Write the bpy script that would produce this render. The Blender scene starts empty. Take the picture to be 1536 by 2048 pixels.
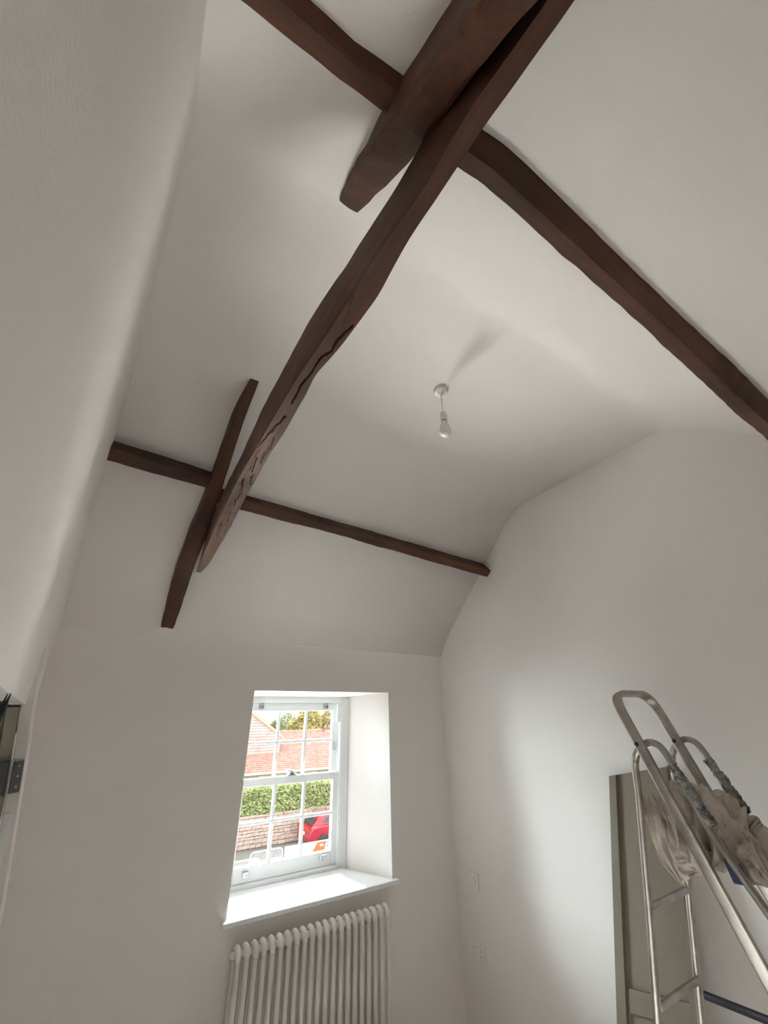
import bpy, bmesh, math, random
from mathutils import Vector, Matrix, noise

# ------------------------------------------------------------------ camera
SC = bpy.context.scene
COL = SC.collection
H = 1.95                       # camera height above the bedroom floor; Z below is given relative to the eye
cam_d = bpy.data.cameras.new('camera')
cam = bpy.data.objects.new('camera', cam_d)
COL.objects.link(cam)
RT = Vector((0.848, -0.529, -0.018)); FW = Vector((0.476, 0.747, 0.465)).normalized()
RT = (RT - FW * RT.dot(FW)).normalized(); UP = RT.cross(FW)
cam.matrix_world = Matrix(((RT.x, UP.x, -FW.x, 0), (RT.y, UP.y, -FW.y, 0), (RT.z, UP.z, -FW.z, H), (0, 0, 0, 1)))
cam_d.sensor_fit = 'VERTICAL'; cam_d.sensor_height = 36.0; cam_d.sensor_width = 27.0
cam_d.lens = 786.71 / 2048 * 36.0
cam_d.clip_start = 0.01; cam_d.clip_end = 500
SC.camera = cam

# ------------------------------------------------------------------ light
SKY = 3.6
world = bpy.data.worlds.new('overcast_sky'); SC.world = world
world.use_nodes = True
bg = world.node_tree.nodes['Background']
bg.inputs[0].default_value = (0.97, 0.985, 1.0, 1); bg.inputs[1].default_value = SKY
SC.view_settings.view_transform = 'Standard'; SC.view_settings.look = 'None'
SC.view_settings.exposure = 0.06; SC.view_settings.gamma = 1.0; SC.view_settings.use_curve_mapping = False
SC.cycles.diffuse_bounces = 10; SC.cycles.max_bounces = 16; SC.cycles.transparent_max_bounces = 16
SC.cycles.sample_clamp_indirect = 8.0

def area_light(name, loc, rot, sx, sy, power=0, portal=False, color=(1, 1, 1)):
    d = bpy.data.lights.new(name, 'AREA'); d.shape = 'RECTANGLE'; d.size = sx; d.size_y = sy
    d.energy = power; d.color = color
    d.cycles.is_portal = portal
    o = bpy.data.objects.new(name, d); COL.objects.link(o); o.location = loc; o.rotation_euler = rot
    return o
# portal in the opening of the window seen in the picture (looks inwards, -Y)
area_light('window_portal', (1.30, 3.56, H - 0.40), (math.radians(-90), 0, 0), 0.90, 1.14, 1, True)
# unseen fill lamps added outside the window, standing in for stronger daylight
def aim(loc, to):
    return (Vector(to) - Vector(loc)).to_track_quat('-Z', 'Y').to_euler()
WC = (1.30, 3.5, H - .4)
area_light('side_fill_lamp', (-1.0, 5.4, H + .55), aim((-1.0, 5.4, H + .55), (1.3, 3.5, H - .45)), 2.6, 2.4, 1350, color=(.86, .97, 1.0))
area_light('high_fill_lamp', (2.7, 7.2, H + 2.3), aim((2.7, 7.2, H + 2.3), WC), 3.2, 2.2, 33000, color=(.95, .98, 1.0))
area_light('street_fill_lamp', (1.7, 5.9, H - 3.6), aim((1.7, 5.9, H - 3.6), WC), 4.4, 3.4, 3700, color=(1.0, .97, .92))
area_light('street_fill_lamp', (4.3, 6.2, H - 2.2), aim((4.3, 6.2, H - 2.2), WC), 2.6, 2.2, 950, color=(1.0, .98, .95))

# ------------------------------------------------------------------ materials
def mat(name, col, rough=0.5, metal=0.0, spec=0.5, noise_amt=0.0, noise_scale=8.0, bump=0.0, bump_scale=60.0, stretch=None, col2=None, coat=0.0):
    m = bpy.data.materials.new(name); m.use_nodes = True
    nt = m.node_tree; b = nt.nodes['Principled BSDF']
    b.inputs['Base Color'].default_value = (*col, 1); b.inputs['Roughness'].default_value = rough
    b.inputs['Metallic'].default_value = metal; b.inputs['Specular IOR Level'].default_value = spec
    b.inputs['Coat Weight'].default_value = coat
    tc = nt.nodes.new('ShaderNodeTexCoord'); mp = nt.nodes.new('ShaderNodeMapping')
    nt.links.new(tc.outputs['Object'], mp.inputs[0])
    if stretch: mp.inputs['Scale'].default_value = stretch
    if noise_amt > 0 or col2:
        n = nt.nodes.new('ShaderNodeTexNoise'); n.inputs['Scale'].default_value = noise_scale
        n.inputs['Detail'].default_value = 6; n.inputs['Roughness'].default_value = .6
        nt.links.new(mp.outputs[0], n.inputs['Vector'])
        r = nt.nodes.new('ShaderNodeValToRGB'); r.color_ramp.elements[0].position = .32; r.color_ramp.elements[1].position = .68
        c2 = col2 or tuple(min(1, c * (1 + noise_amt)) for c in col)
        c1 = col if col2 else tuple(c * (1 - noise_amt) for c in col)
        r.color_ramp.elements[0].color = (*c1, 1); r.color_ramp.elements[1].color = (*c2, 1)
        nt.links.new(n.outputs['Fac'], r.inputs[0]); nt.links.new(r.outputs[0], b.inputs['Base Color'])
    if bump > 0:
        n2 = nt.nodes.new('ShaderNodeTexNoise'); n2.inputs['Scale'].default_value = bump_scale; n2.inputs['Detail'].default_value = 5
        nt.links.new(mp.outputs[0], n2.inputs['Vector'])
        bp = nt.nodes.new('ShaderNodeBump'); bp.inputs['Strength'].default_value = bump; bp.inputs['Distance'].default_value = .01
        nt.links.new(n2.outputs['Fac'], bp.inputs['Height']); nt.links.new(bp.outputs[0], b.inputs['Normal'])
    return m

M = {}
M['wall'] = mat('white_emulsion', (.80, .764, .742), .85, spec=.25, noise_amt=.012, noise_scale=1.3, bump=.10, bump_scale=160)
M['ceil'] = mat('white_ceiling_emulsion', (.80, .764, .742), .85, spec=.25, noise_amt=.012, noise_scale=1.3, bump=.10, bump_scale=160)
M['floor'] = mat('dusty_boards', (.60, .575, .54), .7, noise_amt=.08, noise_scale=2, stretch=(1, 8, 1))
M['wall_lifted'] = mat('lightened_white_emulsion', (.87, .835, .812), .85, spec=.25, noise_amt=.012, noise_scale=1.3, bump=.10, bump_scale=160)  # wall emulsion lightened to stand in for light on the left partition
M['rear'] = mat('darkened_rear_emulsion', (.22, .20, .175), .85)  # unseen rear wall, colour darkened to cut bounce onto the far wall
M['gloss'] = mat('white_gloss_paint', (.84, .85, .85), .28, bump=.03, bump_scale=30)
M['upvc'] = mat('white_window_paint', (.80, .82, .82), .35)
M['rad'] = mat('white_radiator_enamel', (.78, .75, .70), .35)
M['plastic'] = mat('white_plastic', (.80, .78, .74), .4)
M['dark'] = mat('black_gap', (.012, .01, .01), .6)
M['chrome'] = mat('steel', (.55, .55, .54), .32, metal=1)
M['hinge'] = mat('brushed_steel', (.20, .20, .20), .42, metal=.85, bump=.05, bump_scale=200)
M['alu'] = mat('scuffed_aluminium', (.40, .37, .34), .40, metal=1, noise_amt=.25, noise_scale=14, bump=.05, bump_scale=70)
M['olive'] = mat('olive_primer', (.30, .27, .205), .65, noise_amt=.07, noise_scale=5)
M['olive_board'] = mat('olive_board_paint', (.128, .106, .075), .6, noise_amt=.08, noise_scale=5)
M['shutter'] = mat('socket_shutter', (.42, .40, .37), .5)
M['cloth'] = mat('dust_sheet_cotton', (.37, .325, .27), .95, spec=.1, col2=(.66, .605, .535), noise_scale=7, bump=.25, bump_scale=220)
M['wrap'] = mat('paint_stained_wrap', (.022, .030, .033), .9, spec=.1, col2=(.40, .38, .36), noise_scale=30, bump=1.0, bump_scale=90)
M['blue'] = mat('blue_plastic', (.011, .018, .05), .5)
M['blackbar'] = mat('black_rubber', (.012, .013, .02), .5)

def wood_mat(name, dark, light, axis, worn=False):
    m = bpy.data.materials.new(name); m.use_nodes = True
    nt = m.node_tree; b = nt.nodes['Principled BSDF']; L = nt.links.new
    tc = nt.nodes.new('ShaderNodeTexCoord'); mp = nt.nodes.new('ShaderNodeMapping'); L(tc.outputs['Object'], mp.inputs[0])
    s = [22, 22, 22]; s[axis] = 1.3
    mp.inputs['Scale'].default_value = s
    n = nt.nodes.new('ShaderNodeTexNoise'); n.inputs['Scale'].default_value = 1.6; n.inputs['Detail'].default_value = 9; n.inputs['Roughness'].default_value = .65
    L(mp.outputs[0], n.inputs['Vector'])
    n2 = nt.nodes.new('ShaderNodeTexNoise'); n2.inputs['Scale'].default_value = 3.0; n2.inputs['Detail'].default_value = 3
    L(tc.outputs['Object'], n2.inputs['Vector'])
    mx = nt.nodes.new('ShaderNodeMath'); mx.operation = 'MULTIPLY_ADD'; mx.inputs[1].default_value = .5
    mm = nt.nodes.new('ShaderNodeMath'); mm.operation = 'MULTIPLY'; mm.inputs[1].default_value = .5
    L(n2.outputs['Fac'], mm.inputs[0]); L(n.outputs['Fac'], mx.inputs[0]); L(mm.outputs[0], mx.inputs[2])
    r = nt.nodes.new('ShaderNodeValToRGB'); r.color_ramp.elements[0].position = .36; r.color_ramp.elements[1].position = .66
    r.color_ramp.elements[0].color = (*dark, 1); r.color_ramp.elements[1].color = (*light, 1)
    L(mx.outputs[0], r.inputs[0]); L(r.outputs[0], b.inputs['Base Color'])
    bp = nt.nodes.new('ShaderNodeBump'); bp.inputs['Strength'].default_value = .55; bp.inputs['Distance'].default_value = .006
    L(n.outputs['Fac'], bp.inputs['Height']); L(bp.outputs[0], b.inputs['Normal'])
    b.inputs['Roughness'].default_value = .62; b.inputs['Specular IOR Level'].default_value = .22
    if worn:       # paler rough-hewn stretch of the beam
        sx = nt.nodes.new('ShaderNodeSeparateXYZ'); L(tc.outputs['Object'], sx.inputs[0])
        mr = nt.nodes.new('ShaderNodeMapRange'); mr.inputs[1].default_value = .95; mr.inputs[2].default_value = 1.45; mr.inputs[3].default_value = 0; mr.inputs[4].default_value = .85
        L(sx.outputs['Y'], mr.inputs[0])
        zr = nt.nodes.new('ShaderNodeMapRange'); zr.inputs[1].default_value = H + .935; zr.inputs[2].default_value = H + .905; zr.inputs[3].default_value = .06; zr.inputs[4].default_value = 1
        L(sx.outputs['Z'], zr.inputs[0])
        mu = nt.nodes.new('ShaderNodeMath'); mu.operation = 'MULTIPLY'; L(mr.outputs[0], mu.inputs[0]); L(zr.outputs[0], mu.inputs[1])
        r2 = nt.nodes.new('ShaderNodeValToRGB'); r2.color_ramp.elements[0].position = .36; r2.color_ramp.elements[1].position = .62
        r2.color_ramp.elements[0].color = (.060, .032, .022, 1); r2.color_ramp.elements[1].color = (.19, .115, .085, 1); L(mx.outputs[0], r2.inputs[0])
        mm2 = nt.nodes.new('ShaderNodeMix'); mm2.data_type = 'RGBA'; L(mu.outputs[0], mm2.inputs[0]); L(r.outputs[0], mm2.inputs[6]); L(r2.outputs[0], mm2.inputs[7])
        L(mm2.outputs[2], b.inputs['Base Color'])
    return m
for ax, nm in ((0, 'x'), (1, 'y'), (2, 'z')):
    M['wood' + nm] = wood_mat('dark_oak_grain_' + nm, (.018, .0062, .0028), (.074, .027, .013), ax)

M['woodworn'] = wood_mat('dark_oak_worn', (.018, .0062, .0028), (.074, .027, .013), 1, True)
def glass_mat():
    m = bpy.data.materials.new('window_glass'); m.use_nodes = True
    nt = m.node_tree; nt.nodes.clear(); L = nt.links.new
    out = nt.nodes.new('ShaderNodeOutputMaterial'); tr = nt.nodes.new('ShaderNodeBsdfTransparent'); gl = nt.nodes.new('ShaderNodeBsdfGlossy')
    tr.inputs[0].default_value = (.97, .985, .98, 1); gl.inputs['Roughness'].default_value = .02
    fr = nt.nodes.new('ShaderNodeFresnel'); fr.inputs[0].default_value = 1.45; mix = nt.nodes.new('ShaderNodeMixShader')
    L(fr.outputs[0], mix.inputs[0]); L(tr.outputs[0], mix.inputs[1]); L(gl.outputs[0], mix.inputs[2]); L(mix.outputs[0], out.inputs[0])
    return m
M['glass'] = glass_mat()

# ------------------------------------------------------------------ builders
def tag(o, label=None, cat=None, group=None, kind=None):
    if label: o['label'] = label
    if cat: o['category'] = cat
    if group: o['group'] = group
    if kind: o['kind'] = kind
    return o

def empty(name, loc, label=None, cat=None, group=None, kind=None):
    o = bpy.data.objects.new(name, None); COL.objects.link(o); o.location = loc; o.empty_display_size = .1
    return tag(o, label, cat, group, kind)

def adopt(o, parent):
    if parent is None: return o
    o.parent = parent
    w = Vector((0, 0, 0)); p = parent
    while p is not None:
        w += p.location; p = p.parent
    if parent.type == 'EMPTY': o.matrix_parent_inverse = Matrix.Translation(-parent.location)
    return o

def obj(name, bm, m, parent=None, smooth=False, bevel=0.0, seg=2):
    me = bpy.data.meshes.new(name)
    bm.normal_update(); bm.to_mesh(me); bm.free()
    if smooth:
        for p in me.polygons: p.use_smooth = True
    me.materials.append(m)
    o = bpy.data.objects.new(name, me); COL.objects.link(o)
    if bevel > 0:
        b = o.modifiers.new('bevel', 'BEVEL'); b.width = bevel; b.segments = seg; b.limit_method = 'ANGLE'; b.angle_limit = math.radians(40)
    return adopt(o, parent)

def BM(): return bmesh.new()

def add_hex(bm, pts):
    """eight corners: bottom ring then top ring"""
    v = [bm.verts.new(p) for p in pts]
    for f in ((3, 2, 1, 0), (4, 5, 6, 7), (0, 1, 5, 4), (1, 2, 6, 5), (2, 3, 7, 6), (3, 0, 4, 7)):
        bm.faces.new([v[i] for i in f])
    return v

def add_box(bm, x0, x1, y0, y1, z0, z1):
    return add_hex(bm, [(x0, y0, z0), (x1, y0, z0), (x1, y1, z0), (x0, y1, z0), (x0, y0, z1), (x1, y0, z1), (x1, y1, z1), (x0, y1, z1)])

def add_prism(bm, pts, d):
    """polygon pts extruded by vector d"""
    d = Vector(d); a = [bm.verts.new(Vector(p)) for p in pts]; b = [bm.verts.new(Vector(p) + d) for p in pts]
    n = len(pts)
    bm.faces.new(a); bm.faces.new(b[::-1])
    for i in range(n): bm.faces.new((a[i], b[i], b[(i + 1) % n], a[(i + 1) % n]))
    return a + b

def fix(bm):
    bmesh.ops.recalc_face_normals(bm, faces=bm.faces[:]); return bm

def add_tube(bm, pts, rad, n=10, caps=True, sx=1.0, ref=None, sq=1.0):
    """sweep a circle (or ellipse, sx scales the side axis) along pts"""
    P = [Vector(p) for p in pts]; rings = []
    t0 = (P[1] - P[0]).normalized()
    u = Vector(ref) if ref else (Vector((0, 0, 1)) if abs(t0.z) < .9 else Vector((1, 0, 0)))
    for i, p in enumerate(P):
        t = (P[min(i + 1, len(P) - 1)] - P[max(i - 1, 0)]).normalized()
        u = (u - t * u.dot(t)).normalized(); w = t.cross(u)
        r = rad[i] if isinstance(rad, (list, tuple)) else rad
        pw = lambda q: math.copysign(abs(q) ** sq, q)
        rings.append([bm.verts.new(p + u * (r * pw(math.cos(2 * math.pi * k / n))) + w * (r * sx * pw(math.sin(2 * math.pi * k / n)))) for k in range(n)])
    for a, b in zip(rings, rings[1:]):
        for k in range(n): bm.faces.new((a[k], a[(k + 1) % n], b[(k + 1) % n], b[k]))
    if caps:
        bm.faces.new(rings[0][::-1]); bm.faces.new(rings[-1])
    return rings

def add_lathe(bm, prof, c, n=24, axis=(0, 0, 1), cap=True):
    """prof: (radius, height) list about an axis through c"""
    A = Vector(axis).normalized(); u = A.orthogonal().normalized(); w = A.cross(u); c = Vector(c); rings = []
    for r, h in prof:
        rings.append([bm.verts.new(c + A * h + (u * math.cos(2 * math.pi * k / n) + w * math.sin(2 * math.pi * k / n)) * r) for k in range(n)])
    for a, b in zip(rings, rings[1:]):
        for k in range(n): bm.faces.new((a[k], a[(k + 1) % n], b[(k + 1) % n], b[k]))
    if cap:
        bm.faces.new(rings[0][::-1]); bm.faces.new(rings[-1])

def round_path(pts, r, seg=6):
    P = [Vector(p) for p in pts]; out = [P[0]]
    for i in range(1, len(P) - 1):
        a, b, c = P[i - 1], P[i], P[i + 1]
        d1 = (a - b); d2 = (c - b); rr = min(r, d1.length * .49, d2.length * .49)
        p1 = b + d1.normalized() * rr; p2 = b + d2.normalized() * rr
        for k in range(seg + 1):
            t = k / seg; out.append((1 - t) ** 2 * p1 + 2 * t * (1 - t) * b + t * t * p2)
    out.append(P[-1]); return out

def interp(x, xs, ys):
    if x <= xs[0]: return ys[0]
    for i in range(1, len(xs)):
        if x <= xs[i]:
            t = (x - xs[i - 1]) / (xs[i] - xs[i - 1]); return ys[i - 1] + t * (ys[i] - ys[i - 1])
    return ys[-1]

# ------------------------------------------------------------------ room shell (Z relative to the eye + H)
XR = 2.474; YF = 3.0; YB = -0.49
def slopeF(y): return .54 + .898 * (2.97 - y)
def slopeN(y): return 1.536 - .898 * (.654 - y)
yF = 2.97 - (1.536 - .54) / .898      # break of far slope and flat ceiling
def blend(a, b, c, r, seg=10): return round_path([a, b, c], r, seg)[1:-1]
pA, pB, pC, pD, pE, pF = [Vector(p) for p in ((0, YF, -1.95), (0, YF, slopeF(YF)), (0, yF, 1.536), (0, .654, 1.536), (0, YB, slopeN(YB)), (0, YB, -1.95))]
arc1 = blend(pA, pB, pC, .27, 60); arc2 = blend(pB, pC, pD, .16, 24); arc3 = blend(pC, pD, pE, .10, 24); arc4 = blend(pD, pE, pF, .10)
mid = len(arc1) // 2
XL0, XR0 = -1.9, XR + .25
def sweep_shell(name, line, off, m):
    """inner line (y,z) and an outer line off away, closed and extruded along X"""
    bm = BM(); inner = [Vector((XL0, p.y, p.z + H)) for p in line]; outer = [Vector((XL0, p.y, p.z + H)) for p in off]
    d = Vector((XR0 - XL0, 0, 0)); n = len(inner)
    A = [bm.verts.new(p) for p in inner]; B = [bm.verts.new(p + d) for p in inner]
    C = [bm.verts.new(p) for p in outer]; D = [bm.verts.new(p + d) for p in outer]
    for i in range(n - 1):
        bm.faces.new((A[i], A[i + 1], B[i + 1], B[i])).smooth = True
    k = len(outer)
    for i in range(k - 1): bm.faces.new((C[i], D[i], D[i + 1], C[i + 1]))
    bm.faces.new((A[0], B[0], D[0], C[0])); bm.faces.new((A[-1], C[-1], D[-1], B[-1]))
    bm.faces.new(A[::-1] + C); bm.faces.new(B + D[::-1])
    fix(bm)
    return tag(obj(name, bm, m), kind='structure')
ceil_line = arc1[mid:] + arc2 + arc3 + arc4[:len(arc4) // 2 + 1]
co = [Vector((0, YF + .55, ceil_line[0].z)), Vector((0, YF + .55, .62)), Vector((0, 1.26, 2.1)), Vector((0, YB - .4, .62)), Vector((0, YB - .4, ceil_line[-1].z))]
ceiling = sweep_shell('ceiling', ceil_line, co, M['ceil'])

# far wall with the window opening: left reveal square, right reveal splayed
WX0, WX1, WZ0, WZ1 = .822, 1.918, -.985, .188       # opening on the room side
VX0, VX1, VZ0, VZ1 = .850, 1.745, -.985, .168       # where the window frame sits
YW = 3.47; YO = 3.55
def far_wall():
    bm = BM(); h = lambda x, y, z: bm.verts.new((x, y, z + H))
    ztop = arc1[mid].z; xs = [XL0, WX0, WX1, XR0]; zs = [-1.95, WZ0, WZ1, arc1[0].z]
    g = [[h(x, YF, z) for x in xs] for z in zs]
    for j in range(3):
        for i in range(3):
            if not (i == 1 and j == 1): bm.faces.new((g[j][i], g[j][i + 1], g[j + 1][i + 1], g[j + 1][i]))
    prev = g[3]
    for p in arc1[1:mid + 1]:
        row = [h(x, p.y, p.z) for x in xs]
        for i in range(3): bm.faces.new((prev[i], prev[i + 1], row[i + 1], row[i])).smooth = True
        prev = row
    fr = [g[1][1], g[1][2], g[2][2], g[2][1]]
    mi = [h(VX0, YW, VZ0), h(VX1, YW, VZ0), h(VX1, YW, VZ1), h(VX0, YW, VZ1)]
    ou = [h(VX0, YO, VZ0), h(VX1, YO, VZ0), h(VX1, YO, VZ1), h(VX0, YO, VZ1)]
    for a, b in ((fr, mi), (mi, ou)):
        for k in range(4): bm.faces.new((a[k], a[(k + 1) % 4], b[(k + 1) % 4], b[k]))
    xo = [XL0, VX0, VX1, XR0]; zo = [-6.0, VZ0, VZ1, ztop]
    go = [[h(x, YO, z) for x in xo] for z in zo]
    for j in range(3):
        for i in range(3):
            if not (i == 1 and j == 1): bm.faces.new((go[j][i], go[j + 1][i], go[j + 1][i + 1], go[j][i + 1]))
    bmesh.ops.remove_doubles(bm, verts=bm.verts[:], dist=1e-5)
    fix(bm)
    return tag(obj('wall_far', bm, M['wall']), kind='structure')
wall_far = far_wall()

# right gable wall
bm = BM()
rp = [(XR, YF + .55, -1.98), (XR, YF + .55, .62), (XR, 1.26, 2.1), (XR, YB - .4, .62), (XR, YB - .4, -1.98)]
add_prism(bm, [(x, y, z + H) for x, y, z in rp], (.3, 0, 0)); fix(bm)
tag(obj('wall_right', bm, M['wall']), kind='structure')
# wall behind the camera
bm = BM(); add_box(bm, XL0, XR0, YB - .4, YB, -.03, arc4[len(arc4) // 2].z + H)
tag(obj('wall_rear', bm, M['rear']), kind='structure')
# outer wall of the landing beyond the left partition
bm = BM(); add_prism(bm, [(XL0 + .0, y, z + H) for x, y, z in rp], (-.3, 0, 0)); fix(bm)
tag(obj('wall_landing', bm, M['wall']), kind='structure')
bm = BM(); add_box(bm, XL0, XR0, YB - .4, YF + .55, -.25, 0)
tag(obj('floor', bm, M['floor']), kind='structure')

# left partition: leaning, slightly skewed in plan, with a doorway
DY0, DY1, DZ = 1.15, 2.30, .075
def lx(y, z): return -.349 + .08 * (3 - y) - .02 * z
def left_wall():
    bm = BM(); ys = [YB - .05, DY0, DY1, YF + .05]; zs = [-1.96, DZ, 1.65]; T = .05
    def quad_box(y0, y1, z0, z1):
        q = []
        for t in (0, T):
            q += [(lx(y0, z0) - t, y0, z0 + H), (lx(y1, z0) - t, y1, z0 + H), (lx(y1, z1) - t, y1, z1 + H), (lx(y0, z1) - t, y0, z1 + H)]
        add_hex(bm, q)
    quad_box(ys[0], DY0, zs[0], zs[2]); quad_box(DY1, ys[3], zs[0], zs[2]); quad_box(DY0, DY1, DZ, zs[2])
    fix(bm)
    return tag(obj('wall_left', bm, M['wall_lifted']), kind='structure')
left_wall()

# ------------------------------------------------------------------ door in the left partition
door = empty('door_1', (-.30, 2.235, 0), kind='structure')
# far jamb of the doorway: right edge follows the old leaning wall
def jamb_x(z): return interp(z, [-1.95, -.58, -.05, .04, .30], [-.04, -.148, -.236, -.256, -.296])
bm = BM(); prev = None
zsj = [-1.95, -.58, -.28, -.05, .03, .30]
for z in zsj:
    x = jamb_x(z); ring = [bm.verts.new(p) for p in ((x, 2.228, z + H), (x - .040, 2.228, z + H), (x - .040, 2.30, z + H), (x, 2.30, z + H))]
    if prev:
        for k in range(4): bm.faces.new((prev[k], prev[(k + 1) % 4], ring[(k + 1) % 4], ring[k]))
    else: bm.faces.new(ring[::-1])
    prev = ring
bm.faces.new(prev); fix(bm)
obj('door_jamb', bm, M['wall'], door, bevel=.003)
bm = BM(); prev = None
for z in zsj:
    x = jamb_x(z) - .022; ring = [bm.verts.new(p) for p in ((x, 2.220, z + H), (x - .016, 2.220, z + H), (x - .016, 2.228, z + H), (x, 2.228, z + H))]
    if z > -.24: continue
    if prev:
        for k in range(4): bm.faces.new((prev[k], prev[(k + 1) % 4], ring[(k + 1) % 4], ring[k]))
    else: bm.faces.new(ring[::-1])
    prev = ring
bm.faces.new(prev); fix(bm)
obj('door_stop', bm, M['gloss'], door, bevel=.002)
# the open leaf, folded right back: its hinge edge faces the room
def leaf_x(z): return interp(z, [-1.94, -.24, .07], [-.06, -.247, -.303])
bm = BM(); prev = None
for z in (-1.94, -.6, -.24, .066):
    x = leaf_x(z); ring = [bm.verts.new(p) for p in ((x, 2.238, z + H), (x - .040, 2.238, z + H), (x - .50, 2.86, z + H), (x - .462, 2.88, z + H))]
    if prev:
        for k in range(4): bm.faces.new((prev[k], prev[(k + 1) % 4], ring[(k + 1) % 4], ring[k]))
    else: bm.faces.new(ring[::-1])
    prev = ring
bm.faces.new(prev); fix(bm)
obj('door_leaf', bm, M['olive'], door, bevel=.002)
# butt hinge: two leaves, knuckle, screws
HT = [Vector((-.228, 2.224, -.116 + H)), Vector((-.267, 2.224, -.118 + H)), Vector((-.249, 2.224, -.221 + H)), Vector((-.212, 2.224, -.216 + H))]
bm = BM(); add_prism(bm, HT, (0, -.004, 0)); fix(bm); hinge = obj('hinge', bm, M['hinge'], door, bevel=.0006)
bm = BM(); HL = [Vector((-.270, 2.224, -.118 + H)), Vector((-.305, 2.224, -.124 + H)), Vector((-.287, 2.224, -.230 + H)), Vector((-.252, 2.224, -.221 + H))]
add_prism(bm, HL, (0, -.004, 0)); fix(bm); obj('hinge_leaf', bm, M['hinge'], hinge)
bm = BM(); a, b = Vector((-.266, 2.214, -.113 + H)), Vector((-.248, 2.214, -.226 + H))
for k in range(5):
    p, q = a.lerp(b, k / 5 + .006), a.lerp(b, (k + 1) / 5 - .006); add_tube(bm, [p, q], .0058, 12)
obj('knuckle', bm, M['chrome'], hinge, smooth=False)
for k in range(3):
    c = HT[0].lerp(HT[3], .17 + .33 * k) + Vector((-.013, -.004, 0))
    bm = BM(); add_lathe(bm, [(.0042, 0), (.0038, .0012), (.001, .0018)], c, 12, (0, -1, 0)); obj('screw', bm, M['chrome'], hinge, True)
for k in range(2):
    c = HL[1].lerp(HL[2], .3 + .42 * k) + Vector((.013, -.004, 0))
    bm = BM(); add_lathe(bm, [(.0042, 0), (.0038, .0012), (.001, .0018)], c, 12, (0, -1, 0)); obj('screw', bm, M['hinge'], hinge, True)

# ------------------------------------------------------------------ sash window
win = empty('window_1', (1.30, YW, WZ0 + H), kind='structure')
YS = 3.43   # inner face of the lower sash
def wb(bm, x0, x1, y0, y1, z0, z1): add_box(bm, x0, x1, y0, y1, z0 + H, z1 + H)
# frame (box) around both sashes
bm = BM()
wb(bm, VX1 - .045, VX1 + .02, 3.40, YO - .01, VZ0, VZ1); wb(bm, VX0 - .02, VX0 + .045, 3.40, YO - .01, VZ0, VZ1)
wb(bm, VX0 + .045, VX1 - .045, 3.40, YO - .01, .130, VZ1 + .01); wb(bm, VX0 + .045, VX1 - .045, 3.40, YO - .01, VZ0, VZ0 + .035)
obj('frame', bm, M['upvc'], win, bevel=.003)
bm = BM()   # staff and parting beads
wb(bm, VX1 - .055, VX1 - .045, 3.405, 3.42, VZ0 + .035, .130); wb(bm, VX0 + .045, VX0 + .055, 3.405, 3.42, VZ0 + .035, .130)
wb(bm, VX1 - .053, VX1 - .045, 3.464, 3.472, -.40, .130); wb(bm, VX0 + .045, VX0 + .053, 3.464, 3.472, -.40, .130)
obj('bead', bm, M['upvc'], win, bevel=.002)
bm = BM(); wb(bm, VX1 - .085, VX1 - .047, 3.408, 3.424, -.02, .122); obj('jamb_cover', bm, M['gloss'], win, bevel=.003)
def sash(name, y0, y1, z0, z1, top, bot, zm):
    X0, X1 = VX0 + .047, VX1 - .047; g0, g1 = .945, 1.648
    bm = BM()
    wb(bm, X0, g0, y0, y1, z0, z1); wb(bm, g1, X1, y0, y1, z0, z1); wb(bm, g0, g1, y0, y1, z1 - top, z1); wb(bm, g0, g1, y0, y1, z0, z0 + bot)
    s = obj(name, bm, M['upvc'], win, bevel=.003)
    bw = .010; xs = [g0, 1.180, 1.412, g1]; ga, gb = z0 + bot, z1 - top
    for x in xs[1:3]:
        b = BM(); wb(b, x - bw, x + bw, y0 + .004, y1 - .006, ga, gb); obj('glazing_bar', b, M['upvc'], s, bevel=.003)
    b = BM(); wb(b, g0, g1, y0 + .005, y1 - .007, zm - bw, zm + bw); obj('glazing_bar', b, M['upvc'], s, bevel=.003)
    for i in range(3):
        for zz in ((ga, zm), (zm, gb)):
            b = BM(); wb(b, xs[i] + .002, xs[i + 1] - .002, (y0 + y1) / 2 - .002, (y0 + y1) / 2 + .002, zz[0] + .002, zz[1] - .002); obj('pane', b, M['glass'], s)
    return s
up = sash('upper_sash', 3.474, 3.516, -.425, .129, .060, .045, -.150)
lo = sash('lower_sash', 3.422, 3.464, -.948, -.372, .050, .083, -.637)
def lift(x, y, z, s, parent):
    b = BM(); wb(b, x - .020, x + .020, y - .006, y, z - .018, z + .018); wb(b, x - .016, x + .016, y - .024, y - .006, z + .008, z + .018)
    wb(b, x - .016, x - .010, y - .024, y - .006, z - .012, z + .010); wb(b, x + .010, x + .016, y - .024, y - .006, z - .012, z + .010)
    obj('sash_lift', b, M['chrome'], parent, bevel=.002)
lift(1.02, 3.422, -.905, 1, lo); lift(1.585, 3.422, -.895, 1, lo)
lift(1.02, 3.474, .102, 1, up); lift(1.575, 3.474, .102, 1, up)
bm = BM(); wb(bm, 1.10, 1.48, 3.468, 3.474, .092, .108); obj('trickle_vent', bm, M['gloss'], up, bevel=.002)
bm = BM(); wb(bm, 1.27, 1.34, 3.428, 3.460, -.372, -.364); wb(bm, 1.285, 1.325, 3.432, 3.456, -.364, -.352)
add_tube(bm, [(1.262, 3.43, -.338 + H), (1.30, 3.445, -.346 + H), (1.325, 3.45, -.350 + H)], .007, 8); obj('sash_catch', bm, M['chrome'], lo)
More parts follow.
